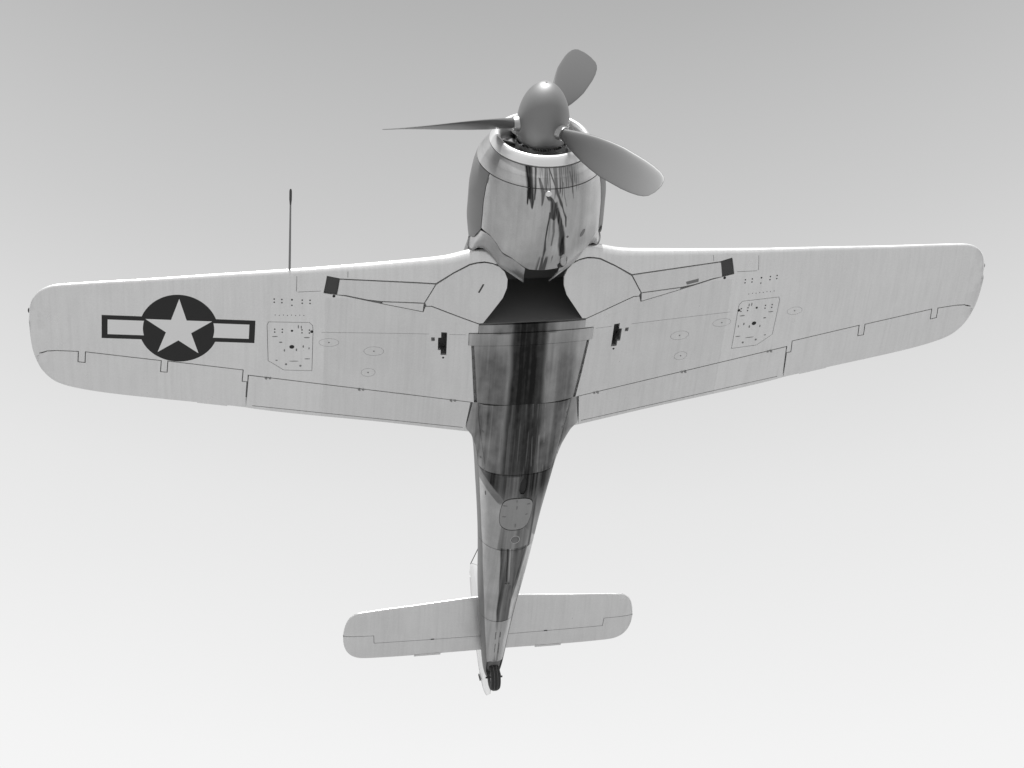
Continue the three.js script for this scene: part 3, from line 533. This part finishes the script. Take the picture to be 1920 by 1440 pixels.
  sp.push(new THREE.Vector2(.268, 1.50), new THREE.Vector2(.262, 1.44), new THREE.Vector2(.256, 1.405), new THREE.Vector2(.238, 1.40));
  const sg = new THREE.LatheGeometry(sp, 72); sg.rotateX(Math.PI / 2); sg.translate(EX, EY, 0); const spin = add(prop, 'spinner', sg, M.spinner);
  const hg = new THREE.CylinderGeometry(.012, .012, .02, 16); hg.rotateX(Math.PI / 2); hg.translate(EX, EY, 2.022); add(spin, 'nose_hole', hg, M.bay);
  // three wide blades
  const HZ = 1.575, rs = [.16, .22, .27, .33, .42, .55, .7, .85, 1.0, 1.15, 1.3, 1.42, 1.52, 1.58, 1.62, 1.645];
  const chord = curve([[.16, .10], [.27, .105], [.36, .15], [.55, .245], [.8, .34], [1.05, .39], [1.3, .39], [1.45, .365], [1.55, .32], [1.62, .23], [1.645, .10]]);
  const thick = curve([[.16, .10], [.27, .10], [.36, .085], [.55, .055], [.8, .036], [1.2, .022], [1.645, .006]]);
  const beta = curve([[.16, 1.05], [.4, .98], [.7, .80], [1.0, .66], [1.3, .56], [1.645, .48]]);
  const NB = 28, bp = [], bi = [];
  rs.forEach((r, i) => { for (let k = 0; k < NB; k++) { const t = k / NB * TAU, c = chord(r), h = thick(r), b = beta(r); let q = Math.cos(t) * c / 2, n = Math.sin(t) * h / 2 * (1 + .35 * Math.cos(t)); const y = q * Math.cos(b) - n * Math.sin(b), z = q * Math.sin(b) + n * Math.cos(b); bp.push(r, y, z); if (i) { const a = (i - 1) * NB + k, a2 = (i - 1) * NB + (k + 1) % NB; bi.push(a, a + NB, a2, a2, a + NB, a2 + NB); } } });
  bp.push(1.648, 0, 0); for (let k = 0; k < NB; k++) bi.push((rs.length - 1) * NB + k, rs.length * NB, (rs.length - 1) * NB + (k + 1) % NB);
  const bg = new THREE.BufferGeometry(); bg.setAttribute('position', new THREE.Float32BufferAttribute(bp, 3)); bg.setAttribute('uv', new THREE.Float32BufferAttribute(bp.flatMap((v, i) => (i % 3 === 2 ? [] : [v])), 2)); bg.setIndex(bi); bg.computeVertexNormals();
  for (const deg of [61.5, 181.5, 301.5]) {
    const b = add(prop, 'propeller_blade', bg, M.blade); b.position.set(EX, EY, HZ); b.rotation.z = deg / 180 * Math.PI;
    const cg = new THREE.CylinderGeometry(.072, .088, .07, 28); cg.rotateZ(-Math.PI / 2); cg.translate(.275, 0, 0); add(b, 'blade_collar', cg, M.steel);
  }
}

// ---------------------------------------------------------------- tail
const tailFoil = foil({
  LE: [[-.02, -5.07], [.25, -5.088], [.939, -5.146], [1.5, -5.194], [1.617, -5.21], [1.70, -5.262], [1.745, -5.335], [1.775, -5.45], [1.785, -5.54]],
  TE: [[-.02, -5.935], [.9, -5.94], [1.45, -5.93], [1.563, -5.92], [1.66, -5.88], [1.72, -5.82], [1.765, -5.72], [1.782, -5.62], [1.785, -5.545]],
  tip: 1.7855, yl: () => .27, yt: () => .262, T: () => .10,
});
for (const sd of [-1, 1]) {
  const F = tailFoil, map = (u, e) => { const p = F.surf(u, e); return V3(sd * p[0], p[1], p[2]); };
  const piece = (poly, o) => sheet(poly, map, { conv: F.conv, uv: (p) => [(p.x + 5.4) / 10.8, (p.z + 6.6) / 2.8], flip: sd, limit: F.limit, ...o });
  const lead = []; for (let i = 0; i <= 40; i++) { const u = lerp(F.U(.08), 0, Math.sin(i / 40 * Math.PI / 2)); lead.push([F.S(u), F.le(u)]); }
  const low = piece([...lead, [1.782, -5.538], [1.416, -5.548], [1.408, -5.674], [.70, -5.684], [.08, -5.688]], { step: .012 });
  const upP = []; for (let i = 0; i <= 40; i++) upP.push([lerp(F.U(.08), .005, i / 40), 0]); for (let i = 0; i <= 40; i++) upP.push([lerp(.005, F.U(.08), i / 40), -1]);
  const up = sheet(upP, map, { uv: uvWing, flip: sd, thick: 0, step: .15 });
  const tp = add(craft, 'tailplane', [low, up], M.wing, sd < 0 ? 'starboard tailplane' : 'port tailplane');
  add(tp, 'inner_structure', piece([[.08, -5.12], [.9, -5.19], [1.6, -5.25], [1.68, -5.4], [1.69, -5.6], [1.64, -5.78], [1.5, -5.86], [.08, -5.88]], { lift: -.012, thick: 0 }), M.dark);
  const el = add(tp, 'elevator', piece(inset([[1.81, -5.538], [1.416, -5.548], [1.408, -5.674], [.70, -5.684], [.08, -5.688], [.08, -5.98], [1.5, -5.98], [1.7, -5.92], [1.81, -5.7]], .0065), { thick: .01, step: .012 }), M.wing);
  add(el, 'trim_tab', sheet([[.586, -5.932], [.912, -5.932], [.912, -5.954], [.586, -5.954]], (s, z) => V3(sd * s, .258, z), { uv: uvWing, flip: -sd, thick: .004 }), M.wing);
  const hg = new THREE.CapsuleGeometry(.007, .03, 3, 6); hg.rotateZ(Math.PI / 2); { const [u, e] = F.conv([.70, -5.684]); hg.translate(sd * .70, F.surf(u, e)[1] - .001, -5.684); } add(el, 'hinge', hg, M.strut);
}
const finFoil = foil({
  LE: [[-.06, -6.10], [.05, -5.80], [.2, -5.05], [.45, -4.86], [.9, -5.17], [1.3, -5.45], [1.45, -5.56], [1.53, -5.63], [1.565, -5.70]],
  TE: [[-.06, -6.38], [.02, -6.46], [.10, -6.55], [.222, -6.615], [.34, -6.64], [.456, -6.635], [.65, -6.58], [.83, -6.48], [1.1, -6.29], [1.36, -6.04], [1.5, -5.88], [1.55, -5.79], [1.565, -5.72]],
  tip: 1.566, yl: () => 0, yt: () => 0, T: (s) => .075,
});
{
  const F = finFoil;
  const side = (k) => (u, e) => { const p = F.surf(u, e); return V3(-k * p[1], p[0], p[2]); };
  const half = (poly) => [1, -1].map((k) => sheet(poly, side(k), { conv: F.conv, uv: (p) => [p.y * .3 + .2, p.z * .25 + 2.1], flip: k, thick: .004, step: .06 }));
  const lead = []; for (let i = 0; i <= 40; i++) { const u = lerp(F.U(-.06), 0, Math.sin(i / 40 * Math.PI / 2)); lead.push([F.S(u), F.le(u)]); }
  const fin = add(craft, 'tail_fin', half([...lead, [1.5, -5.80], [1.30, -5.80], [1.30, -5.99], [.3, -6.02], [-.06, -6.10]]), M.wing);
  add(fin, 'rudder', half([[1.56, -5.81], [1.31, -5.81], [1.31, -6.0], [.3, -6.03], [-.06, -6.11], [-.06, -6.6], [.4, -6.9], [1.2, -6.4], [1.56, -5.9]]), M.wing);
  const b = new THREE.BoxGeometry(.012, .10, .03); b.translate(-.012, .52, -6.635); add(fin, 'rudder_tab', b, M.strut);
}
// tail wheel
{
  const tw = new THREE.Group(); tw.name = 'tail_wheel'; craft.add(tw);
  const prof = [[.06, -.045], [.10, -.055], [.135, -.058], [.152, -.048], [.163, -.028], [.167, 0], [.163, .028], [.152, .048], [.135, .058], [.10, .055], [.06, .045]];
  const tg = new THREE.LatheGeometry(new THREE.SplineCurve(prof.map((p) => new THREE.Vector2(...p))).getPoints(48), 56); tg.rotateZ(Math.PI / 2); tg.translate(.002, -.17, -6.0); add(tw, 'tyre', tg, M.tyre);
  for (const r of [-.02, .02]) { const g = new THREE.TorusGeometry(.1655, .0022, 6, 56); g.rotateY(Math.PI / 2); g.translate(r, -.17, -6.0); add(tw, 'tread_groove', g, M.bay); }
  const hubG = new THREE.CylinderGeometry(.07, .07, .08, 28); hubG.rotateZ(Math.PI / 2); hubG.translate(.002, -.17, -6.0); add(tw, 'hub', hubG, M.smudge);
  const ax = new THREE.CylinderGeometry(.012, .012, .205, 12); ax.rotateZ(Math.PI / 2); ax.translate(.002, -.17, -6.0); add(tw, 'axle', ax, M.strut);
  for (const s of [-1, 1]) { const g = new THREE.BoxGeometry(.016, .17, .045); g.translate(s * .076, -.09, -5.985); add(tw, 'fork', g, M.strut); }
  const leg = new THREE.CylinderGeometry(.03, .03, .35, 14); leg.translate(0, .17, -5.97); add(tw, 'leg', leg, M.strut);
}
renderer.render(scene, camera);
